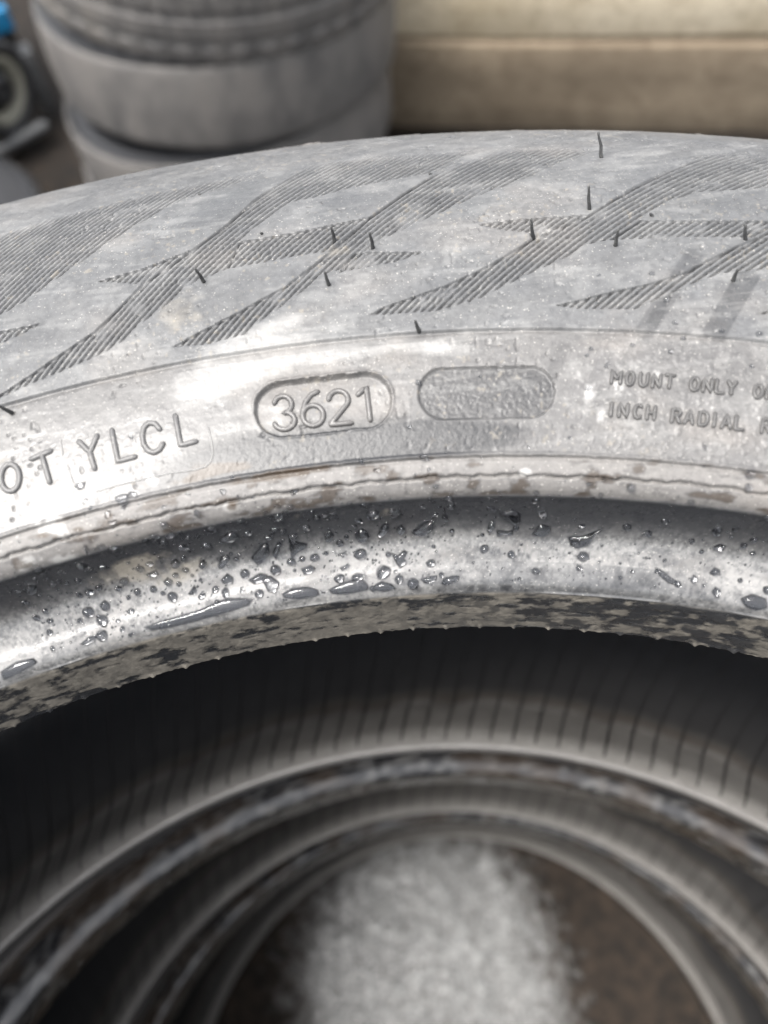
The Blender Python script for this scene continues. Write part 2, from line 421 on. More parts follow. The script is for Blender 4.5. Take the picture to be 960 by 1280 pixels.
H -= wallz*.22*sst(.80, .90, vnoise(A_/.85, S/.85, 73))*sst(.45, .65, fbm(A_/9, S/9, 2, 74))
H += wallz*.05*sst(.80, .92, vnoise(A_/.6, S/.6, 75))*sst(.42, .62, fbm(A_/13, S/8, 3, 76))
# mud skin on the bead seat, little flash nubs on the toe
H += W['seat']*(.13*W['mud']+.04*(W['n2']-.5))
H += W['seat']*.1*np.exp(-(S/.7)**2)*sst(.55, .78, fbm(A_/1.7, S*0, 2, 67))
nub = np.abs(((A_/7.9+.2*np.sin(A_/31)) % 1)-.5)*7.9
H += .35*np.exp(-(nub/.5)**2)*np.exp(-(S/.7)**2)
# shoulder: crumbly edge
H += W['sho']*(.55*(fbm(A_/4, S/3, 4, 68)-.45)+.45*(W['n2']-.5))+1.5*np.exp(-((S-S_SHO)/1.6)**2)*(fbm(A_/6, S*0, 4, 69)-.35)
H -= .5*np.exp(-((S-S_SHO+5)/.9)**2)

dust, mud, wet, beige = W['dust']*(1-dust_blank), W['mud'], W['wet'], W['beige']
chalk_sheen = np.zeros_like(S); brown = np.zeros_like(S)
fx = inframe.astype(float); n2 = W['n2']; n1 = W['n1']
stre = fbm((PX*.97+PY*.2)/70, (PY-.25*PX*0+PX*.12)/7, 4, 70)        # wiping streaks run along the tyre
def soft(v, a, b): return sst(a, b, v)
# wiped smear above and left of the date code, its sky sheen painted white
pz = blob(PX, PY, 300, 462, 105, 26, -14)+.9*blob(PX, PY, 440, 437, 130, 14, -5)+.8*blob(PX, PY, 350, 408, 75, 14, -18)+.8*blob(PX, PY, 262, 492, 45, 22, -20)+.55*blob(PX, PY, 560, 440, 60, 10, 6)+.6*blob(PX, PY, 345, 515, 18, 20)*(dd < 0)
pz = pz*(.45+1.1*stre)
chalk_sheen += fx*np.clip(soft(pz+.3*(n2-.5), .25, 1.05)*(PY > 395), 0, 1)*(1-.5*((S < S_LINE) & (S > S_LINE-1.6)))*.36
# rubbed bare and damp strip under the codes
bare = fx*soft(bare*(.4+1.2*stre)+.25*(n1-.5), .04, .72)*W['letters']
dust = dust*(1-.93*bare); wet = wet*(1-.8*bare); chalk_sheen = chalk_sheen*(1-.8*bare)
brw = blob(PX, PY, 275, 586, 50, 9, -8)+blob(PX, PY, 350, 594, 75, 6, -9)+.8*blob(PX, PY, 240, 600, 22, 5, -14)+.9*blob(PX, PY, 98, 662, 12, 5)+.8*blob(PX, PY, 55, 670, 14, 5)+.8*blob(PX, PY, 135, 645, 8, 6)+.7*blob(PX, PY, 290, 632, 10, 8)
brown += fx*soft(brw+.7*(n2-.5)+.5*(stre-.5), .38, .78)*.85*(S > S_RDG-.3)
# pale dirt flecks
fl = blob(PX, PY, 60, 660, 40, 20)+blob(PX, PY, 290, 632, 20, 12)+.8*blob(PX, PY, 60, 705, 60, 18)+.9*blob(PX, PY, 185, 600, 14, 12)+.9*blob(PX, PY, 655, 590, 22, 8)+.7*blob(PX, PY, 680, 422, 18, 8)+.6*blob(PX, PY, 820, 480, 110, 30)+.5*blob(PX, PY, 730, 520, 60, 40)
chalk_sheen += fx*soft(fl*1.1+1.3*(n2-.5)+.7*(n1-.5), .62, .95)*.55*(1-W['grv'])
yl = blob(PX, PY, 225, 395, 40, 26, -30)+.8*blob(PX, PY, 430, 320, 26, 14)+.6*blob(PX, PY, 150, 350, 30, 10)+.6*blob(PX, PY, 330, 420, 36, 10, -20)
mud = mud+fx*soft(yl+.9*(n2-.5), .5, 1.05)*.6
# clean glassy lenses between the blades (less dust, smoother)
ln = blob(PX, PY, 280, 262, 80, 26, -24)+blob(PX, PY, 430, 262, 70, 17, -12)+.7*blob(PX, PY, 900, 262, 70, 14)+.5*blob(PX, PY, 790, 225, 60, 16, -15)
dust = dust*(1-.38*fx*soft(ln, .3, .9)*(part == 0)); wet = wet+.30*fx*soft(ln, .3, .9)*(part == 0)
beige = beige*(1-.8*fx*soft(ln, .3, .9))
# grime on the ridge, chalky scuffs and brown specks on the wall
gr1 = fbm(A_/4, S/1.6, 4, 78)
brown += W['band']*sst(.56, .68, gr1)*.6; dust = dust*(1-.45*W['band']*sst(.50, .62, gr1))
zw = sst(S_STEP, S_STEP+2, S)
chalk_sheen += (1-bare)*zw*.10*sst(.56, .74, stre)*fx+(1-bare)*zw*.10*sst(.60, .74, fbm(A_/5, S/3, 4, 79))
mud += zw*.55*sst(.70, .80, fbm(A_/.9, S/.9, 3, 84))*sst(.46, .62, fbm(A_/18, S/11, 2, 85))
# slanting rub marks on the right
for (xa, ya, xb, yb, ww, kk) in ((868, 320, 800, 425, 24, .38), (935, 345, 888, 425, 30, .5), (838, 360, 812, 412, 16, .3), (705, 430, 672, 520, 16, .25), (785, 425, 770, 450, 12, -.3), (905, 440, 880, 520, 16, -.25)):
    ex, ey = xb-xa, yb-ya; L2 = ex*ex+ey*ey; t_ = ((PX-xa)*ex+(PY-ya)*ey)/L2
    pd = np.abs((PX-xa)*ey-(PY-ya)*ex)/math.sqrt(L2)
    mk = fx*sst(ww*.55, ww*.42, pd)*sst(-.1, .08, t_)*sst(1.1, .9, t_)*(part == 0)
    dust = dust*(1-kk*mk)
# groove: dried mud, and silt with the sky's reflection painted pale low down
mg = blob(PX, PY, 165, 712, 55, 22, -22)+.9*blob(PX, PY, 235, 715, 50, 14, -20)+.7*blob(PX, PY, 480, 640, 22, 9, 10)+.6*blob(PX, PY, 375, 645, 14, 8)
mud = mud+fx*W['grv']*soft(mg+.8*(n2-.5), .5, .95)*.75
gl = np.clip((S-S_GRV)/(S_RDG-S_GRV), 0, 1)
n9 = fbm(A_/.55, S/.55, 3, 72)
silt_sheen = fx*W['grv']*np.clip(1.15*np.exp(-((gl-.16)/.29)**2)*(.62+.55*(n9-.5)*2+.45*(W['n3']-.5)*2), 0, 1)*(1-.55*sst(520, 640, PX)*sst(900, 800, PX)*(gl < .1))
dust = np.clip(dust+.85*silt_sheen, 0, 1); beige = np.clip(beige+.35*silt_sheen, 0, 1)
wet = np.clip(wet-.15*silt_sheen, 0, 1); chalk_sheen = chalk_sheen+.40*silt_sheen*sst(.25, .6, fbm(A_/7, S/3.5, 4, 77)); dust = np.clip(dust+.13*fx*W['grv'], 0, 1)
# bead seat: more dark wet islands to the right
sr = fx*W['seat']*sst(380, 760, PX)
mud = np.clip(mud*(1-.95*sr*sst(.56, .40, fbm(A_/3.4, S/1.8, 5, 71))), 0, 1)
dust = np.clip(dust+W['seat']*.12*(1-mud), 0, 1)
# where the water lies: laid out first, because water darkens and rinses the silt under it
POOLS = [  # larger ragged pools and blobs, traced
 ('pool', [(313, 697), (327, 680), (335, 677), (337, 690), (330, 702), (322, 707)], .7), ('drop', [(274, 672), (286, 664), (296, 664), (297, 672), (288, 676), (276, 676)], .7),
 ('pool', [(360, 668), (372, 666), (368, 676), (385, 679), (381, 686), (372, 690), (364, 702), (362, 685)], .6), ('drop', [(345, 700), (350, 690), (352, 678), (348, 676), (343, 684), (340, 693)], .7),
 ('drop', [(272, 708), (276, 695), (285, 692), (288, 698), (281, 708), (275, 711)], .8), ('drop', [(248, 708), (250, 700), (256, 699), (257, 708), (253, 711)], .6),
 ('drop', [(513, 665), (527, 654), (541, 648), (543, 660), (534, 668), (522, 669)], .8), ('drop', [(471, 670), (478, 655), (484, 651), (487, 659), (480, 668), (474, 673)], .7),
 ('drop', [(495, 660), (502, 655), (507, 661), (503, 667), (497, 667)], .7), ('pool', [(488, 690), (497, 694), (505, 687), (510, 690), (505, 698), (510, 704), (500, 711), (495, 704)], .5),
 ('drop', [(620, 662), (635, 664), (642, 661), (641, 670), (630, 669), (621, 671)], .5), ('drop', [(608, 664), (613, 650), (618, 650), (619, 658), (614, 665)], .7),
 ('pool', [(622, 635), (630, 640), (640, 636), (650, 642), (651, 652), (643, 658), (636, 648), (626, 646)], .45), ('drop', [(552, 646), (555, 633), (559, 644), (562, 650), (555, 651)], .6),
 ('pool', [(709, 671), (733, 668), (748, 662), (755, 660), (742, 670), (736, 682), (720, 686), (713, 682)], .5), ('drop', [(664, 668), (675, 654), (689, 658), (688, 664), (680, 671)], .6),
 ('drop', [(672, 641), (682, 638), (684, 643), (677, 646)], .6), ('pool', [(818, 709), (826, 712), (842, 724), (853, 730), (850, 733), (835, 729), (823, 719)], .35),
 ('pool', [(179, 784), (215, 772), (250, 762), (283, 747), (318, 748), (312, 757), (275, 768), (235, 779), (190, 789)], .35), ('pool', [(352, 742), (365, 735), (385, 733), (398, 737), (400, 744), (375, 749), (355, 748)], .4),
 ('pool', [(410, 737), (430, 727), (452, 722), (460, 731), (462, 737), (435, 742), (415, 743)], .4), ('drop', [(465, 733), (477, 726), (490, 730), (496, 736), (480, 739), (467, 738)], .45),
 ('drop', [(525, 724), (536, 720), (547, 719), (545, 726), (532, 730)], .5), ('drop', [(551, 730), (555, 722), (568, 719), (575, 720), (573, 726), (560, 731)], .5),
 ('drop', [(310, 725), (324, 716), (335, 718), (333, 727), (318, 731)], .5), ('drop', [(276, 725), (284, 716), (292, 722), (291, 730), (279, 730)], .5), ('pool', [(325, 722), (338, 719), (350, 728), (345, 742), (335, 740), (330, 730)], .4),
 ('drop', [(235, 742), (243, 731), (246, 738), (244, 743), (237, 744)], .6), ('drop', [(182, 718), (195, 712), (199, 718), (188, 721)], .5), ('drop', [(213, 704), (220, 697), (226, 703), (223, 709), (215, 709)], .7),
 ('drop', [(110, 692), (104, 683), (107, 680), (111, 687)], .6), ('drop', [(30, 737), (35, 729), (45, 731), (47, 738), (38, 742)], .7), ('drop', [(889, 664), (897, 655), (903, 660), (899, 668), (892, 669)], .6), ('drop', [(890, 684), (900, 679), (908, 683), (903, 687), (893, 688)], .6),
 ('drop', [(886, 716), (893, 709), (900, 712), (901, 719), (891, 720)], .6), ('drop', [(889, 739), (894, 733), (901, 738), (899, 746), (892, 745)], .7), ('drop', [(862, 725), (866, 718), (871, 721), (870, 728), (865, 729)], .6),
 ('pool', [(925, 748), (940, 742), (958, 748), (960, 760), (945, 763), (930, 757)], .5), ('drop', [(100, 805), (112, 795), (122, 794), (119, 801), (107, 807)], .5), ('pool', [(0, 840), (20, 827), (42, 822), (48, 828), (30, 838), (5, 850)], .4),
 ('drop', [(376, 711), (388, 706), (395, 710), (390, 716), (380, 719)], .6), ('drop', [(405, 668), (411, 660), (418, 668), (414, 677), (407, 677)], .6), ('drop', [(423, 692), (430, 690), (435, 693), (428, 697)], .5), ('drop', [(424, 710), (435, 704), (438, 708), (428, 714)], .5),
]
big = np.array([np.mean(np.array(pl), 0) for _, pl, _ in POOLS])
# smaller round beads: dense on the left half, thin on the right
r2 = np.random.default_rng(23); small = []; tiny = []; tries = 0
while (len(small) < 170 or len(tiny) < 900) and tries < 40000:
    tries += 1
    x = r2.uniform(-10, 970); th_c = pix(np.clip(x, 0, 960), 700)[1]
    s_c = r2.uniform(S_HEEL+1.5, S_RDG+.5) if r2.random() < .9 else r2.uniform(S_RDG, S_STEP+1.0)
    dens = .95 if x < 560 else .38
    if r2.random() > dens: continue
    th_c += (x-np.clip(x, 0, 960))*.0008
    a, b = project(surf(np.array([s_c]), np.array([th_c])))
    if len(small) < 170:
        sz = float(np.clip(r2.lognormal(.08, .40), .6, 2.3))
        if np.min(np.hypot(big[:, 0]-a, big[:, 1]-b)) < 9+sz*3: continue
        if small and min(np.hypot((s_c-q[0]), (th_c-q[1])*210)-(sz+q[2])*.62 for q in small) < 0: continue
        small.append((s_c, th_c, sz))
    else:
        tiny.append((s_c, th_c, float(r2.uniform(.16, .42))))
WALL = [(523, 480, .9), (735, 487, .8), (757, 460, .6), (738, 438, .7), (733, 446, .6), (759, 457, .6), (853, 425, .8), (842, 408, .8), (946, 422, .9), (900, 418, .8), (813, 347, .8), (747, 349, .6), (831, 380, .7), (790, 433, .7), (837, 442, .7), (938, 460, .7), (512, 535, .7), (102, 608, 1.4), (165, 547, .7), (168, 619, 1.3), (155, 634, .9), (135, 643, 1.1), (530, 572, 1.2), (452, 578, .8), (108, 627, .8), (205, 634, .7), (600, 470, .5), (660, 560, .6), (712, 548, .6), (880, 560, .7), (455, 631, .9), (363, 634, 1.2), (347, 633, .9), (205, 655, 1.0), (215, 660, .9), (545, 608, .8), (755, 600, .7)]
rinse = np.zeros_like(S)
for kd, pl, h_ in POOLS:
    p = np.array(pl); x0, y0 = p.min(0)-4; x1, y1 = p.max(0)+4
    idx = np.where(inF & (PX > x0) & (PX < x1) & (PY > y0) & (PY < y1))
    rinse[idx] = np.maximum(rinse[idx], sst(-1.5, 1.5, sd_poly(PX[idx], PY[idx], pl)))
for s_c, th_c, sz in small+[(*pix(x, y), z) for x, y, z in WALL]+tiny:
    i0, i1 = np.searchsorted(s_rows, (s_c-sz, s_c+sz)); j0, j1 = [int((th_c-TH0+e*sz/205)/dth) for e in (-1, 1)]
    if j0 < 0 or j1 >= NC-160: continue
    sl = (slice(i0, i1), slice(j0, j1))
    d_ = np.hypot(S[sl]-s_c, (TH[sl]-th_c)*210)/(sz/2)
    rinse[sl] = np.maximum(rinse[sl], sst(1.25, .85, d_))
chalk_sheen = chalk_sheen*(1-.97*rinse*W['grv']); dust = dust*(1-(.5+.46*W['grv'])*rinse); mud = mud*(1-.6*rinse); wet = np.clip(wet+.5*rinse, 0, 1)
def Hloc(s, th):
    i = int(np.clip(np.searchsorted(s_rows, s), 2, NR-3)); j = int(np.clip((th-TH0)/dth, 2, NC-160))
    return float(H[i-1:i+2, j-1:j+2].mean())
wearA = np.stack([np.clip(dust, 0, 1), np.clip(mud, 0, 1), np.clip(wet, 0, 1), np.ones_like(S)], -1).reshape(-1, 4)
stainA = np.stack([np.clip(chalk_sheen, 0, 1), np.clip(brown, 0, 1), np.clip(beige, 0, 1), np.ones_like(S)], -1).reshape(-1, 4)
VT = surf(S, TH, H).reshape(-1, 3)
FT = grid_faces(NR, NC, True)
# which moulded part each face belongs to
prow = np.where(s_rows < S_HEEL-.15, 1, np.where(s_rows < S_RDG, 2, np.where(s_rows < S_STEP, 3, 0)))
lab = np.where(part > 0, part, prow[:, None]).reshape(-1).astype(np.int32)
FL = lab[FT[:, 0]]
def islands(f):
    u, inv = np.unique(f, return_inverse=True); inv = inv.reshape(f.shape); L = np.arange(len(u))
    while True:
        m = L[inv].min(1); M2 = L.copy(); np.minimum.at(M2, inv.ravel(), np.repeat(m, f.shape[1])); M2 = M2[M2]
        if (M2 == L).all(): return L[inv[:, 0]]
        L = M2
nxt = 2000
for k in np.unique(FL):
    if k < 10 or k in (40, 41): continue
    sel = np.where(FL == k)[0]; isl = islands(FT[sel]); ids, cnt = np.unique(isl, return_counts=True)
    for q_, c_ in zip(ids, cnt):
        FL[sel[isl == q_]] = 0 if c_ < 60 else nxt
        nxt += c_ >= 60
def submesh(name, k):
    f = FT[FL == k]
    u, inv = np.unique(f, return_inverse=True)
    return mesh_np(name, VT[u], inv.reshape(-1, 4), True, {'wear': wearA[u], 'stain': stainA[u]})

# ------------------------------------------------------------------ the rest of a tyre (coarser)
def ring_mesh(name, rz, cols, wear, stain, hfun=None, flip=False):
    """revolve a section polyline (mm) round z"""
    rz = np.asarray(rz, float); th = np.linspace(-math.pi, math.pi, cols, endpoint=False)
    r = np.repeat(rz[:, :1], cols, 1); z = np.repeat(rz[:, 1:], cols, 1)
    if hfun is not None:
        T = np.gradient(rz, axis=0); T /= np.linalg.norm(T, axis=1, keepdims=True)+1e-9
        d = np.r_[0, np.cumsum(np.hypot(*np.diff(rz, axis=0).T))]
        h = hfun(*np.meshgrid(d, th, indexing='ij'))
        r = r-h*T[:, 1:]; z = z+h*T[:, :1]
    V = np.stack([r*np.sin(th), r*np.cos(th), z], -1).reshape(-1, 3)*MM
    f = grid_faces(len(rz), cols, True)
    if flip: f = f[:, ::-1]
    n = len(V)
    def full(a): return np.broadcast_to(np.asarray(a, float), (n, 4)) if np.ndim(a) < 2 else a
    return mesh_np(name, V, f, True, {'wear': full(wear), 'stain': full(stain)})
def mirror(rz): return np.c_[rz[:, 0], 2*ZC-rz[:, 1]][::-1]
UP = resample(OUTER, np.r_[np.linspace(0, S_STEP, 46), np.linspace(S_STEP, LO, 60)[1:]])
TREAD = resample(np.array([(313.2, -8), (314.5, -25), (315, ZC), (314.5, 2*ZC+25), (313.2, 2*ZC+8)]), np.linspace(0, TOE_GAP-16, 60))
LINER = spline([(203, -TOE_GAP), (204.5, -TOE_GAP+1.2), (210, -TOE_GAP-1.5), (217, -TOE_GAP-10), (224, -TOE_GAP-18), (236, -TOE_GAP-24.5), (252, -TOE_GAP-26.5), (272, -TOE_GAP-24), (286, -TOE_GAP-16), (296, -TOE_GAP-3), (301, -TOE_GAP+20), (302.5, ZC),
                (301, -20), (296, 3), (286, 16), (272, 24), (252, 26.5), (236, 24.5), (224, 18), (217, 10), (210, 1.5), (204.5, -1.2), (203, 0)], 5)
def tread_h(d, th):
    u = d/(TOE_GAP-16); h = np.zeros_like(d)
    for c in (.18, .42, .60, .83): h -= 6*sst(.030, .018, np.abs(u-c))
    k = (th/(2*math.pi)*64+1.6*np.abs(u-.5)) % 1
    return h-5*sst(.14, .09, np.abs(k-.5))*((u < .15) | (u > .86) | ((u > .45) & (u < .57)))
LIN_W = (.26, .0, .35, 1); LIN_S = (0, .03, .35, 1)
mesh_tread = ring_mesh('tread', TREAD, 512, (.7, 0, .1, 1), (0, 0, .4, 1), tread_h)
mesh_low = ring_mesh('lower_sidewall', mirror(UP), 240, (.5, 0, .2, 1), (0, 0, .3, 1))
_ld = np.r_[0, np.cumsum(np.hypot(*np.diff(LINER, axis=0).T))]
_a, _b = np.meshgrid(_ld, np.linspace(-math.pi, math.pi, 300, endpoint=False), indexing='ij')
_q = .80*sst(38, 25, _a+9*(fbm(_b*16, _a/14, 3, 82)-.5))+.12*sst(70, 30, _a)          # skylight through the hole painted as a pale band; shaded rest kept black
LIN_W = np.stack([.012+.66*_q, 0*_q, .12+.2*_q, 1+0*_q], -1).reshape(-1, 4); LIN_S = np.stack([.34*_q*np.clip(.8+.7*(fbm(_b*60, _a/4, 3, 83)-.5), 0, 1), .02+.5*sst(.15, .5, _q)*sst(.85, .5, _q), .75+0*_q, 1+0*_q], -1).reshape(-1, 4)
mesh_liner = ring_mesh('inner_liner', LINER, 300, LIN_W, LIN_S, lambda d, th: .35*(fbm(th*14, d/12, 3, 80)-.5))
# upper face of the buried tyres
upS = np.r_[np.linspace(0, S_STEP, 46), np.linspace(S_STEP, LO, 60)[1:]]
gS, gT = np.meshgrid(upS, np.linspace(-math.pi, math.pi, 420, endpoint=False), indexing='ij')
Wc = wear_base(gS, gT)
w2 = np.stack([np.clip(Wc['dust']*.4+.1*Wc['grv']*sst(.4, .6, Wc['n1']), 0, 1), np.clip(Wc['mud']*.55, 0, 1), np.clip(Wc['wet'], 0, 1), np.ones_like(gS)], -1).reshape(-1, 4)
st2 = np.stack([.22*sst(.50, .66, Wc['n2'])*(Wc['grv']+.6*Wc['seat']), .05+.5*sst(.45, .65, Wc['n1']), Wc['beige'], np.ones_like(gS)], -1).reshape(-1, 4)  # pale patches on bead and groove are painted broken highlights
mesh_up = ring_mesh('upper_sidewall', UP, 420, w2, st2, lambda d, th: .8*(fbm(th*70, d/3, 4, 81)-.5))
# thin moulded ribs running up the liner
lr = resample(LINER, np.linspace(4, 120, 40)); rt = np.linspace(0, 1, 40)
th_ = .17*rt-.03*np.sin(rt*3)
rp = []
T_ = np.gradient(lr, axis=0); T_ /= np.linalg.norm(T_, axis=1, keepdims=True)
for dx, hh in ((-.5, -.12), (-.18, .3), (.18, .3), (.5, -.12)):
    rr_ = lr[:, 0]-hh*T_[:, 1]; zz_ = lr[:, 1]+hh*T_[:, 0]; a_ = th_+dx/lr[:, 0]
    rp.append(np.stack([rr_*np.sin(a_), rr_*np.cos(a_), zz_], -1)*MM)
rp = np.array(rp)
mesh_rib = mesh_np('liner_rib', rp.reshape(-1, 3), grid_faces(4, 40)[:, ::-1], True, {'wear': np.tile((.05, 0, .3, 1.), (160, 1)), 'stain': np.tile((0, .1, .2, 1.), (160, 1))})
def finish_tyre(root, ribs=0, span=math.pi):
    obj('tread', mesh_tread, M_RUB, root); obj('lower_sidewall', mesh_low, M_RUB, root)
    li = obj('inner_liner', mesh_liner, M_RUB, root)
    for k in range(ribs):
        o = obj('liner_rib', mesh_rib, M_RUB, li); o.rotation_euler = (0, 0, -(k-ribs/2)*span*2/ribs)

# ------------------------------------------------------------------ the stack in front
STEP_Z = -.2128
top_t = tag(empty('car_tyre', (0, 0, 0)), 'dusty grey winter tyre with date code 3621, topmost of its stack', 'tyre', 'tyres in the open stack one looks down into')
side = obj('sidewall', submesh('sidewall', 0), M_RUB, top_t)
seat_o = obj('bead_seat', submesh('bead_seat', 1), M_RUB, top_t); seat_o['label'] = 'muddy bead seat blotched with dark wet patches'
grv_o = obj('bead_groove', submesh('bead_groove', 2), M_RUB, top_t); grv_o['label'] = 'shiny wet black groove of the bead'
rdg_o = obj('rim_ridge', submesh('rim_ridge', 3), M_RUB, top_t); rdg_o['label'] = 'pinkish beige rim ridge with a ragged split'
for k in np.unique(FL):
    if k >= 10 and k not in (40, 41): obj('ribbed_panel', submesh('ribbed_panel', k), M_RUB, side)
o = obj('date_recess', submesh('date_recess', 40), M_RUB, side); o['label'] = 'oval recess holding the digits 3621'
o = obj('blank_recess', submesh('blank_recess', 41), M_RUB, side); o['label'] = 'empty shallow oval recess with grained floor'
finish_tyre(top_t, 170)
mid_t = tag(empty('car_tyre', (.004, -.003, STEP_Z)), 'black wet tyre directly under the dusty top tyre', 'tyre', 'tyres in the open stack one looks down into')
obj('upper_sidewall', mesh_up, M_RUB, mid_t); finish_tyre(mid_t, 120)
low_t = tag(empty('car_tyre', (.010, -.006, 2*STEP_Z)), 'lowest black tyre of the open stack, standing on the ground', 'tyre', 'tyres in the open stack one looks down into')
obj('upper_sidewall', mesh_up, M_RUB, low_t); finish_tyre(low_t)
mid_t.rotation_euler = (0, 0, 1.1); low_t.rotation_euler = (0, 0, 2.3)
GZ = 2*STEP_Z+(2*ZC-37.0)*MM+.001

# ------------------------------------------------------------------ raised characters (strokes traced in pixels)
def arc(cx, cy, rx, ry, a0, a1, n=12):
    t = np.radians(np.linspace(a0, a1, n)); return [(cx+rx*math.cos(a), cy+ry*math.sin(a)) for a in t]
GL = {  # unit box, x 0..1, y 0 (foot) .. 1 (head)
 'O': [arc(.5, .5, .5, .5, 90, 450, 22)], 'C': [arc(.52, .5, .5, .5, 48, 312, 18)],
 'U': [[(0, 1), (0, .35)]+arc(.5, .35, .5, .35, 180, 360, 10)[1:]+[(1, 1)]],
 'M': [[(0, 0), (0, 1), (.5, .35), (1, 1), (1, 0)]], 'N': [[(0, 0), (0, 1), (1, 0), (1, 1)]],
 'T': [[(0, 1), (1, 1)], [(.5, 1), (.5, 0)]], 'L': [[(0, 1), (0, 0), (1, 0)]], 'Y': [[(0, 1), (.5, .48), (1, 1)], [(.5, .48), (.5, 0)]],
 'I': [[(.5, 0), (.5, 1)]], 'H': [[(0, 0), (0, 1)], [(1, 0), (1, 1)], [(0, .5), (1, .5)]],
 'A': [[(0, 0), (.5, 1), (1, 0)], [(.2, .36), (.8, .36)]],
 'D': [[(0, 0), (0, 1), (.5, 1)]+arc(.5, .5, .5, .5, 90, -90, 10)[1:]+[(0, 0)]],
 'R': [[(0, 0), (0, 1), (.62, 1)]+arc(.62, .76, .36, .24, 90, -90, 8)[1:]+[(0, .52)], [(.5, .52), (1, 0)]],
 '3': [arc(.46, .74, .46, .26, 165, -90, 12)+arc(.46, .25, .54, .26, 90, -165, 14)[1:]],
 '6': [arc(.5, .30, .5, .31, 100, 460, 20), [(.82, 1.0), (.5, .93), (.2, .72), (.03, .45), (0, .28)]],
 '2': [arc(.48, .72, .47, .28, 170, -30, 12)+[(.0, .02), (.03, 0), (1, 0)]],
 '1': [[(.1, .80), (.62, 1.0), (.66, 0)]],
}
def smooth_path(p, n=5):
    P = np.array(p, float); out = []
    for a, b in zip(P[:-1], P[1:]):
        for t in np.linspace(0, 1, n, endpoint=False): out.append(a+(b-a)*t)
    out.append(P[-1]); return np.array(out)
def letter(strokes_px, rad, lift, name='raised_letter', parent=side):
    paths = []
    for st in strokes_px:
        q = [pix(x, y) for x, y in smooth_path(st, 4)]
        ss = np.array([a for a, _ in q]); tt = np.array([b for _, b in q])
        paths.append(surf(ss, tt, lift+.42))
    s0, t0 = pix(*np.mean(np.vstack([np.array(s) for s in strokes_px]), 0))
    me = tube_mesh(name, paths, rad*MM, 10, .85, normal(s0, t0))
    n = len(me.vertices)
    for nm, v in (('wear', DUSTY), ('stain', STAINY)):
        at = me.attributes.new(nm, 'FLOAT_COLOR', 'POINT'); at.data.foreach_set('color', np.tile(np.array(v, np.float32), n))
    return obj(name, me, M_RUB, parent)
def glyph(ch, x, y, ex, ey, rad, lift, name='raised_letter'):
    st = [[(x+px*ex[0]+py*ey[0], y+px*ex[1]+py*ey[1]) for px, py in s] for s in GL[ch]]
    o = letter(st, rad, lift, name); o['label'] = 'raised %s %s' % ('digit' if ch.isdigit() else 'letter', ch); return o
DUSTY, STAINY = (.62, 0, .2, 1), (0, .06, .35, 1)
UPD = (-4.0, -41.5)
for ch, x, y, wd in (('3', 345, 536, 24), ('6', 379, 531.5, 26), ('2', 413, 529.5, 26), ('1', 448, 525, 22)):
    glyph(ch, x, y, (wd, -wd*.10), UPD, .44, -.93, 'raised_digit')
DUSTY, STAINY = (.66, 0, .1, 1), (0, 0, .25, 1)
glyph('O', 5, 617.5, (23, -5.5), (-3.5, -33), .46, .06)
for st, lb in (([[(41, 575), (65, 565)], [(54, 570), (64, 604)]], 'raised letter T'),
               ([[(100, 553), (114, 567), (123, 546)], [(114, 567), (120, 587)]], 'raised letter Y'),
               ([[(141, 539), (149, 578), (170, 572)]], 'raised letter L'),
               ([[(201, 538), (195, 531), (187, 530), (181, 536), (179, 546), (181, 557), (187, 565), (194, 567), (201, 563), (205, 556)]], 'raised letter C'),
               ([[(220, 521), (227, 558), (246, 553)]], 'raised letter L')):
    letter(st, .46, .06)['label'] = lb
DUSTY, STAINY = (.34, .05, 0, 1), (0, 0, .3, 1)
for ch, xa, xb, yb in (('M', 764, 775, 480.6), ('O', 782, 791, 482.5), ('U', 799, 808, 484), ('N', 815, 824, 485.5), ('T', 831, 841, 486), ('O', 862, 872, 489.5), ('N', 878, 888, 491), ('L', 894, 903, 492.5), ('Y', 908, 918, 494), ('O', 941, 951, 498.5), ('N', 957, 967, 500)):
    glyph(ch, xa-.8, yb, (xb-xa, 1.0), (2.0, -15.5), .32, .14)
for ch, xa, xb, yb in (('I', 760, 766, 521), ('N', 773, 783, 522), ('C', 792, 801, 523.5), ('H', 808, 817, 525), ('R', 839, 849, 529), ('A', 855, 865, 530.5), ('D', 873, 883, 532.5), ('I', 889, 894, 534), ('A', 901, 912, 536), ('L', 918, 928, 538), ('R', 951, 961, 542)):
    glyph(ch, xa-.8, yb, (xb-xa, 1.0), (2.0, -16), .32, .14)
# hairline outline of the mould plug round the letters
DUSTY, STAINY = (.9, 0, 0, 1), (.3, 0, .2, 1)
for st in ([[(261, 536), (265, 552), (267, 567), (265, 577), (258, 584), (245, 588), (215, 592), (187, 598), (150, 607), (122, 615)]], [[(77, 551), (80, 570)]], [[(86, 583), (93, 604)]]):
    letter(st, .13, .03, 'mould_line')

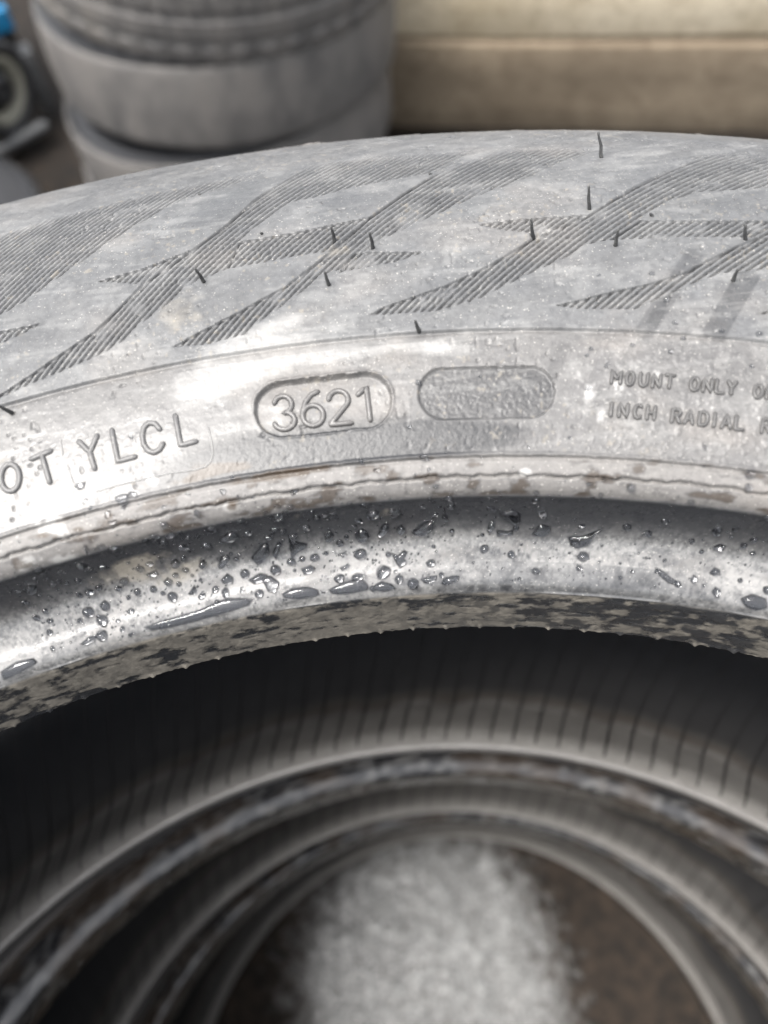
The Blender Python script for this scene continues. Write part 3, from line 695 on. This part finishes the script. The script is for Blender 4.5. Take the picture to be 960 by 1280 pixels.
# ------------------------------------------------------------------ vent hairs
def hair(base, tip, r0=.33, r1=.22):
    s, th = pix(*base); b = surf(s, th, Hloc(s, th)-.3); n = normal(s, th)
    d = ray(*tip); d = d/np.linalg.norm(d)
    # point on the tip's ray closest to the line that stands on the wall
    w0 = b-CAM; bb = n@d; den = max(1-bb*bb, 1e-4)
    k = (bb*(d@w0)-(n@w0))/den
    k = float(np.clip(k, .001, .011))
    tipP = CAM+d*((b+n*k-CAM)@d); v = tipP-b
    mid = b+v*.5+np.array([v[1]+.0006, -v[0], 0])*(.10 if int(base[0]) % 2 else -.07)
    me = tube_mesh('vent_hair', [np.array([b, b+v*.2, mid, b+v*.8, tipP])], np.array([r0*1.25, r0, r0*.9, r1, r1])*MM, 8, 1, (1, .2, 0))
    return obj('vent_hair', me, M_HAIR, side)
for b_, t_ in (((751, 203), (748, 166)), ((736, 267), (736, 233)), ((666, 301), (664, 274)), ((768, 312), (773, 287)), ((815, 276), (813, 267)), ((930, 305), (932, 281)), ((914, 356), (922, 337)), ((419, 306), (414, 284)), ((467, 315), (462, 291)), ((412, 361), (406, 340)), ((257, 357), (244, 336)), ((524, 417), (519, 401)), ((16, 517), (-4, 506)), ((540, 223), (537, 217)), ((253, 248), (249, 243)), ((329, 297), (326, 291))):
    hair(b_, t_)

# ------------------------------------------------------------------ water on the bead groove
def water(outline_px=None, c=None, size=None, h=.5, flatp=.5, seed=0, ph=None):
    """one drop or pool: outline in pixels (star-shaped) or a wobbly blob of given size (mm)"""
    r_ = np.random.default_rng(seed)
    if outline_px is not None:
        P = np.array([pix(*p) for p in outline_px]); P[:, 1] *= 210
        P = np.vstack([P, P[:1]]); m = 28
        d = np.r_[0, np.cumsum(np.hypot(*np.diff(P, axis=0).T))]
        tt = np.linspace(0, d[-1], m, endpoint=False)
        Q = np.c_[np.interp(tt, d, P[:, 0]), np.interp(tt, d, P[:, 1])]
        Q = .25*np.roll(Q, 1, 0)+.5*Q+.25*np.roll(Q, -1, 0)
        c0 = Q.mean(0)
    else:
        m = 18; a = np.linspace(0, 2*math.pi, m, endpoint=False)
        el = r_.uniform(1.0, 1.7); rot = r_.uniform(0, 3.14)
        rr = 1+.13*np.sin(2*a+r_.uniform(0, 6))+.10*np.sin(3*a+r_.uniform(0, 6))+.06*np.sin(5*a+r_.uniform(0, 6))
        x = rr*np.cos(a)*el**.5; y = rr*np.sin(a)/el**.5
        c0 = np.array([c[0], c[1]*210]); Q = c0+size/2*np.c_[x*math.cos(rot)-y*math.sin(rot), x*math.sin(rot)+y*math.cos(rot)]
    h0 = Hloc(c0[0], c0[1]/210)
    ring = [1.0, .97, .90, .78, .6, .35, .12]; V = []
    for t in ring:
        q = c0+(Q-c0)*t; hh = h*(1-t**(2.0 if outline_px is None else 2.4))**flatp-.05
        V.append(surf(q[:, 0], q[:, 1]/210, h0+hh if t < 1 else h0-.15))
    V = np.vstack(V); f = grid_faces(len(ring), m, True)
    # orient outwards
    a, b, cc = V[f[0, 0]], V[f[0, 1]], V[f[0, 2]]
    nn = np.cross(b-a, cc-a); ctr = surf(np.array([c0[0]]), np.array([c0[1]/210]), 0)[0]
    fl = nn@(a-ctr+normal(c0[0], c0[1]/210)*.0002) < 0
    cap = len(V); V = np.vstack([V, surf(np.array([c0[0]]), np.array([c0[1]/210]), h0+h-.05)])
    k = np.arange(m); last = (len(ring)-1)*m
    f2 = np.stack([last+k, last+(k+1) % m, np.full(m, cap), np.full(m, cap)], -1)[:, :3]
    base = np.vstack([V, surf(np.array([c0[0]]), np.array([c0[1]/210]), h0-.18)])
    f3 = np.stack([(k+1) % m, k, np.full(m, cap+1)], -1)
    V = base
    tris = np.vstack([f[:, [0, 1, 2]], f[:, [0, 2, 3]], f2, f3])
    if fl: tris = tris[:, ::-1]
    return V, tris
G_DROP = 'water drops beaded on the wet bead'
for i, (kd, pl, h_) in enumerate(POOLS):
    V, f = water(pl, h=h_*1.6, flatp=.5 if kd == 'drop' else .42, seed=i)
    o = obj('water_pool' if kd == 'pool' else 'water_drop', mesh_np('water', V, f), M_WATER)
    if kd == 'pool':
        ext = np.ptp(np.array(pl), 0); lb = ('long narrow pool of water lying along the lower edge of the bead groove' if ext[0] > 100 else 'slanting sliver of water high in the pale part of the bead groove' if ext[0] > 30 and ext[1] > 20 and pl[0][0] > 800 else 'flat pool of water lapping the muddy heel edge of the bead groove' if pl[0][1] > 715 and ext[0] > 34 else 'ragged branching blob of water up in the bead groove')
        tag(o, lb, 'water pool', 'water pools in the bead groove')
    else: tag(o, 'large irregular clear water drop sitting in the wet bead groove', 'water drop', G_DROP)
for i, (s_c, th_c, sz) in enumerate(small):
    V, f = water(c=(s_c, th_c), size=sz, h=.55*sz*r2.uniform(.8, 1.1), flatp=.5, seed=100+i)
    tag(obj('water_drop', mesh_np('water', V, f), M_WATER), 'small round clear water bead clinging to the wet bead groove', 'water drop', 'small water beads on the wet bead')
# stray beads on the dusty wall (traced)
for i, (x, y, sz) in enumerate(WALL):
    s_c, th_c = pix(x, y)
    V, f = water(c=(s_c, th_c), size=sz, h=.42*sz+.12, flatp=.55, seed=400+i)
    f = f.copy(); me = mesh_np('water', V, f)
    if s_c > S_LINE: lb, gp = 'tiny clear water bead on the dusty outer sidewall between the ribbed blades', 'water beads on the outer sidewall'
    elif s_c > S_STEP: lb, gp = 'tiny clear water bead on the dusty lettering band of the sidewall', 'water beads on the lettering band'
    else: lb, gp = 'tiny clear water bead on the pale beige rim ridge', 'water beads on the rim ridge'
    tag(obj('water_drop', me, M_WATER), lb, 'water drop', gp)
VV = []; FF = []; n0 = 0
for i, (s_c, th_c, sz) in enumerate(tiny):
    V, f = water(c=(s_c, th_c), size=sz, h=.4*sz+.04, flatp=.55, seed=900+i)
    VV.append(V); FF.append(f+n0); n0 += len(V)
o = obj('water_mist', mesh_np('water_mist', np.vstack(VV), np.vstack(FF)), M_WATER); o['kind'] = 'stuff'
o['label'] = 'fine mist of tiny droplets over the wet bead groove'; o['category'] = 'droplets'

# blurred drops deeper in the stack, on the beads of the buried tyres
def deep_drop(root_o, s, th, sz, k):
    P = surf(np.array([s]), np.array([th]), 0)[0]; n = normal(s, th)
    a = np.linspace(0, 2*math.pi, 14, endpoint=False); t1 = np.array([math.cos(th), -math.sin(th), 0]); t2 = np.cross(n, t1)
    V = []
    for e in np.linspace(-.25, math.pi/2*.97, 6):
        V.append(P+sz*MM/2*(math.cos(e)*(np.cos(a)[:, None]*t1*1.25+np.sin(a)[:, None]*t2)+math.sin(e)*n*.8))
    me = mesh_np('water', np.vstack(V)+np.array(root_o.location), grid_faces(6, 14, True))
    return obj('water_drop', me, M_WATER)
r3 = np.random.default_rng(5)
for k in range(84):
    t, nm = ((mid_t, 'middle'), (low_t, 'lowest'))[k % 3 == 2]
    th = r3.uniform(-1.15, 1.05); s = r3.choice([r3.uniform(S_RDG-2, S_RDG+3), r3.uniform(2, S_HEEL)])
    tag(deep_drop(t, s, th, float(np.clip(r3.lognormal(.75, .35), 1.2, 4)), k), 'glinting water drop on the bead of the %s tyre down in the stack' % nm, 'water drop', 'water drops down inside the stack on the %s tyre' % nm)

# ------------------------------------------------------------------ ground and the wet patch inside the stack
GROUND = -1.26
g = np.linspace(-1, 1, 161); gx = np.sign(g)*(np.abs(g)**2.6)*30
X, Y = np.meshgrid(gx, gx, indexing='xy')
Zg = GROUND+.012*(fbm(X*6+50, Y*6+50, 4, 90)-.8)
M_GROUND = plain('damp_brown_dirt', (.003, .0027, .0025), (.014, .010, .007), .8, 28, 0, .8, .006, .15)
gr = obj('ground', mesh_np('ground', np.stack([X, Y, Zg], -1).reshape(-1, 3), grid_faces(161, 161)), M_GROUND); gr['kind'] = 'structure'
# the stack stands on a low plinth (hidden under it in the photograph)
M_PLINTH = plain('dirty_concrete', (.055, .042, .032), (.14, .105, .075), .5, 45, 0, .6, .003)
pl_ = obj('plinth', box_mesh('plinth', .70, .70, GZ-GROUND, .012, .003, 3), M_PLINTH); pl_.location = (0, 0, GROUND); pl_['kind'] = 'structure'
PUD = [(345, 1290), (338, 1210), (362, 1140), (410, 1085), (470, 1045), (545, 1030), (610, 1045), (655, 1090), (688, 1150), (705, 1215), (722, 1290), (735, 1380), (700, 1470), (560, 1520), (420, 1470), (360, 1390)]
pr = np.linspace(.001, .30, 130); pt = np.linspace(0, 2*math.pi, 420, endpoint=False)
PR, PT = np.meshgrid(pr, pt, indexing='ij')
FXX, FYY = PR*np.cos(PT)+.01, PR*np.sin(PT)-.006
FZ = GZ+.004+.0012*(fbm(FXX*55+40, FYY*55+40, 2, 92)-.5)-.004*sst(.27, .30, PR)
qx, qy = project(np.stack([FXX, FYY, FZ], -1))
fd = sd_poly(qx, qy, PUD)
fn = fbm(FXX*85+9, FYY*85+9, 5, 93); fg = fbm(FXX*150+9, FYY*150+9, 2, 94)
sheen_film = np.clip(.5+fd/130, 0, 1)*(.72+.28*sst(350, 450, qx))
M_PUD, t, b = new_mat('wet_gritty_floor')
fa = N(t, 'ShaderNodeAttribute', attribute_name='sheen_film'); fs = t.nodes.new('ShaderNodeSeparateColor'); t.links.new(fa.outputs['Color'], fs.inputs[0])
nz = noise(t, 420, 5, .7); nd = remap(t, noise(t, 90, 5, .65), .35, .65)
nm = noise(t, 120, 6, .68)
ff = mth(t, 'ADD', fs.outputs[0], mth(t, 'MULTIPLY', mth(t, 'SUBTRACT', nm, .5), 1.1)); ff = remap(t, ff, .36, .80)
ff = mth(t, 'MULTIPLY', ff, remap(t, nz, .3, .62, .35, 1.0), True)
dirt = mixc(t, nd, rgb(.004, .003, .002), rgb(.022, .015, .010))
t.links.new(mixc(t, ff, dirt, mixc(t, nz, rgb(.045, .046, .046), rgb(.20, .203, .203))), b.inputs['Base Color'])  # pale grey of the wet patch is sky reflection put into the colour
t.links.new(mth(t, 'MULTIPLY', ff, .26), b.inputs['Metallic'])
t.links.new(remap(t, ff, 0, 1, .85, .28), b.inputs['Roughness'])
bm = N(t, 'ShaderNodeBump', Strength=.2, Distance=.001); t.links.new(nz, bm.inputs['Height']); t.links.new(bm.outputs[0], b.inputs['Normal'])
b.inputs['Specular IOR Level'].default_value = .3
pu = obj('puddle', mesh_np('puddle', np.stack([FXX, FYY, FZ], -1).reshape(-1, 3), grid_faces(130, 420, True)[:, ::-1], True, {'sheen_film': np.stack([sheen_film, sheen_film, sheen_film, sheen_film*0+1], -1).reshape(-1, 4)}), M_PUD); pu['kind'] = 'structure'

# ------------------------------------------------------------------ the stack of tyres behind
M_OLD = rubber_material('old_tyre_rubber', .35); M_OLD.node_tree.nodes['Principled BSDF'].inputs['Specular IOR Level'].default_value = .15
BD, BW = .705, .178
near = at_dist(298, 103, 1.28); hd = np.array([near[0]-CAM[0], near[1]-CAM[1]]); hd /= np.linalg.norm(hd)
bc = near[:2]+hd*(BD/2); z_seam = near[2]
def back_tyre(label, z, kind, rz, dx=0, at=None, k_d=1.0):
    root = empty('car_tyre', (bc[0]+dx, bc[1]+dx*.5, z) if at is None else (at[0], at[1], z)); tag(root, label, 'tyre', 'tyres stacked beside the block wall')
    R = BD/2*1000; hw = BW*500
    tr = spline([(R-15, -hw+13), (R-4, -hw+24), (R, 0), (R-4, hw-24), (R-15, hw-13)], 26)
    def h1(d, th):
        u = d/d.max(); h = 0*d
        for c in (.2, .47, .73): h -= 5*sst(.045, .03, np.abs(u-c))
        k = (th/(2*math.pi)*46+.8*u) % 1; k2 = (th/(2*math.pi)*46*2+.3) % 1
        return h-4*sst(.16, .1, np.abs(k-.5))*(((u > .24) & (u < .43)) | (u < .16) | (u > .78))-1.2*sst(.2, .1, np.abs(k2-.5))
    def h2(d, th): return .8*(fbm(th*20, d/20, 3, 95)-.5)
    n = len(tr)*400; D, T = np.meshgrid(np.linspace(0, 1, len(tr)), np.linspace(-math.pi, math.pi, 400, endpoint=False), indexing='ij')
    nn = fbm(T*9, D*3+kind*5, 4, 96+kind); n6 = fbm(T*26, D*9, 4, 99+kind)
    dz = np.clip(.80+.9*(nn-.4)+.5*(n6-.5), 0, 1)*(.03+.97*sst(.03, .2, D)*sst(.97, .80, D))*k_d  # dust fades out at both edges: shaded seams put into the colour
    wr = np.stack([dz, .25*sst(.5, .8, nn)*(1-kind), .15+0*dz, 1+0*dz], -1).reshape(-1, 4); sn = np.stack([0*dz, .1*n6, .3+.4*nn, 1+0*dz], -1).reshape(-1, 4)
    obj('tread', ring_mesh('tread', tr[::-1], 400, wr, sn, (h1, h2)[kind]), M_OLD, root)
    sw = spline([(R-15, hw-13), (R-22, hw-4), (R-38, hw+1), (R-60, hw-1), (R-95, hw-9), (R-118, hw-16), (R-122, hw-24)], 8)
    for sg, nm in ((1, 'upper_sidewall'), (-1, 'lower_sidewall')):
        s2 = sw*np.array([1, sg]); s2 = s2[::-1] if sg > 0 else s2
        obj(nm, ring_mesh(nm, s2, 200, (.06, 0, .1, 1), (0, 0, .3, 1)), M_OLD, root)
    li = spline([(R-122, hw-24), (R-112, hw-24), (R-95, hw-18), (R-50, hw-9), (R-24, hw-18), (R-20, 0), (R-24, -hw+18), (R-50, -hw+9), (R-95, -hw+18), (R-112, -hw+24), (R-122, -hw+24)], 6)
    obj('inner_liner', ring_mesh('inner_liner', li[::-1], 200, (.2, 0, .2, 1), (0, 0, .2, 1)), M_OLD, root)
    root.rotation_euler = (0, math.radians(LEAN if at is None else 0), rz)
    if at is not None: del root['group']
    return root
LEAN = 7
ln = math.tan(math.radians(LEAN))
back_tyre('dusty tyre with grooved block tread on top of the stack by the block wall', z_seam+BW/2-.002, 0, .3, ln*BW)
back_tyre('smooth worn grey tyre in the middle of the stack by the block wall', z_seam-BW/2, 1, 1.2)
back_tyre('third tyre down in the stack by the block wall, half hidden', z_seam-1.5*BW+.002, 1, 2.1, -ln*BW)
back_tyre('bottom tyre of the stack by the block wall, standing on the dirt', z_seam-2.5*BW+.004, 1, .7, -2*ln*BW)

back_tyre('added black tyre standing in for the dark shade beside the cart', GROUND+BW/2-.005, 0, .5, at=(-.99, 1.56), k_d=.01)  # added tyre; its black stands in for shade on the ground here

# ------------------------------------------------------------------ block wall behind
def stone_mat(name, a, b_):
    m, t, b = new_mat(name)
    n1 = noise(t, 5, 4, .55); n2 = noise(t, 40, 5, .65); n3 = noise(t, 300, 3, .6)
    c = mixc(t, remap(t, n1, .35, .65), rgb(*a), rgb(*b_)); c = mixc(t, remap(t, n2, .45, .68, 0, .65), c, rgb(a[0]*.55, a[1]*.5, a[2]*.45))
    t.links.new(c, b.inputs['Base Color']); b.inputs['Roughness'].default_value = .85
    bm = N(t, 'ShaderNodeBump', Strength=.6, Distance=.004); t.links.new(mth(t, 'ADD', n2, mth(t, 'MULTIPLY', n3, .4)), bm.inputs['Height']); t.links.new(bm.outputs[0], b.inputs['Normal'])
    return m
M_UP = stone_mat('pale_beige_block', (.46, .385, .265), (.60, .52, .385)); M_LO = stone_mat('brown_block', (.125, .096, .064), (.19, .15, .103))
ZL = at_dist(720, 55, 1.80)[2]
pa = at_z(505, 55, ZL); pb = at_z(960, 57, ZL)
ux = (pb-pa)[:2]; LW = np.linalg.norm(ux); ux = ux/LW; rot = math.atan2(ux[1], ux[0])
uy = np.array([-ux[1], ux[0]])
if uy@(pa[:2]-CAM[:2]) < 0: uy = -uy
wall = empty('block_wall', (pa[0], pa[1], GROUND-.01)); wall.rotation_euler = (0, 0, rot)
tag(wall, 'low wall of beige blocks set on a brown stained block footing', 'wall')
bh = ZL-GROUND+.01; x = -.18; k = 0
for wdt in (1.40, .70):                    # lower course, proud
    o = obj('block', box_mesh('block', wdt-.002, .22, bh, .010, .006, k), M_LO, wall); o.location = (x+wdt/2, .11, 0); x += wdt; k += 1
x = -.17
for wdt in (1.17, .60, .60):              # upper course, set back a little
    o = obj('block', box_mesh('block', wdt-.014,   .20, .26, .016, .02, 20+k), M_UP, wall); o.location = (x+wdt/2, .117, bh+.003); x += wdt; k += 1

# ------------------------------------------------------------------ dark machine at the left edge
M_BLK = plain('black_plastic', (.008, .008, .009), (.02, .02, .021), .5, 60); M_BLUE = plain('blue_label', (.006, .11, .24), (.01, .15, .30), .4, 80)
M_CREAM = plain('cream_plastic', (.20, .195, .16), (.27, .26, .21), .5, 90); M_GREY = plain('grey_metal', (.06, .062, .065), (.11, .11, .11), .45, 70, .3)
hm = 2.10
wc = at_dist(-4, 112, hm)                                     # hub of the wheel
mach = empty('hand_cart', (wc[0], wc[1], wc[2])); tag(mach, 'black wheeled cart with cream wheel rim and blue tag beside the stacked tyres', 'cart')
fw = np.array([wc[0]-CAM[0], wc[1]-CAM[1]]); fw /= np.linalg.norm(fw); mach.rotation_euler = (0, 0, math.atan2(fw[1], fw[0])-math.pi/2)
def torus(name, R, r, nn=48, ms=14, sx=1.0):
    a = np.linspace(0, 2*math.pi, nn, endpoint=False); b = np.linspace(0, 2*math.pi, ms, endpoint=False)
    A, B = np.meshgrid(a, b, indexing='ij')
    V = np.stack([(R+r*np.cos(B))*np.cos(A), r*sx*np.sin(B), (R+r*np.cos(B))*np.sin(A)], -1).reshape(-1, 3)
    f = np.stack([np.arange(nn*ms), 0*np.arange(nn*ms), 0*np.arange(nn*ms), 0*np.arange(nn*ms)], -1)
    i, j = np.divmod(np.arange(nn*ms), ms)
    f = np.stack([i*ms+j, i*ms+(j+1) % ms, ((i+1) % nn)*ms+(j+1) % ms, ((i+1) % nn)*ms+j], -1)
    return mesh_np(name, V, f)
wh = obj('wheel', torus('wheel', .096, .020, sx=1.5), M_BLK, mach); wh.rotation_euler = (0, 0, math.radians(38))
rm = obj('rim', torus('rim', .072, .017, sx=1.3), M_CREAM, wh)
hb = obj('hub', torus('hub', .020, .024, sx=1.2), M_BLK, wh)
bd = obj('body', box_mesh('body', .44, .34, .52, .03), M_BLK, mach); bd.location = (-.13, .27, -.11); bd.rotation_euler = (0, 0, math.radians(10))
tg = obj('label_tag', box_mesh('label_tag', .066, .03, .052, .004), M_BLUE, mach)
_tp = at_dist(-7, 20, 2.16); _cz = mach.rotation_euler[2]; _dx, _dy = _tp[0]-wc[0], _tp[1]-wc[1]
tg.location = (_dx*math.cos(_cz)+_dy*math.sin(_cz), -_dx*math.sin(_cz)+_dy*math.cos(_cz), _tp[2]-wc[2]-.037)
bd.location = (-.13, tg.location[1]+.19, -.11)
ft = obj('axle_bracket', box_mesh('axle_bracket', .035, .05, .16, .006), M_GREY, mach); ft.location = (.105, .06, -.125)
fr_ = obj('frame_bar', tube_mesh('frame_bar', [np.array([(-.22, .03, -.10), (-.06, -.06, -.11), (.06, -.05, -.10)])], .017), M_GREY, mach)
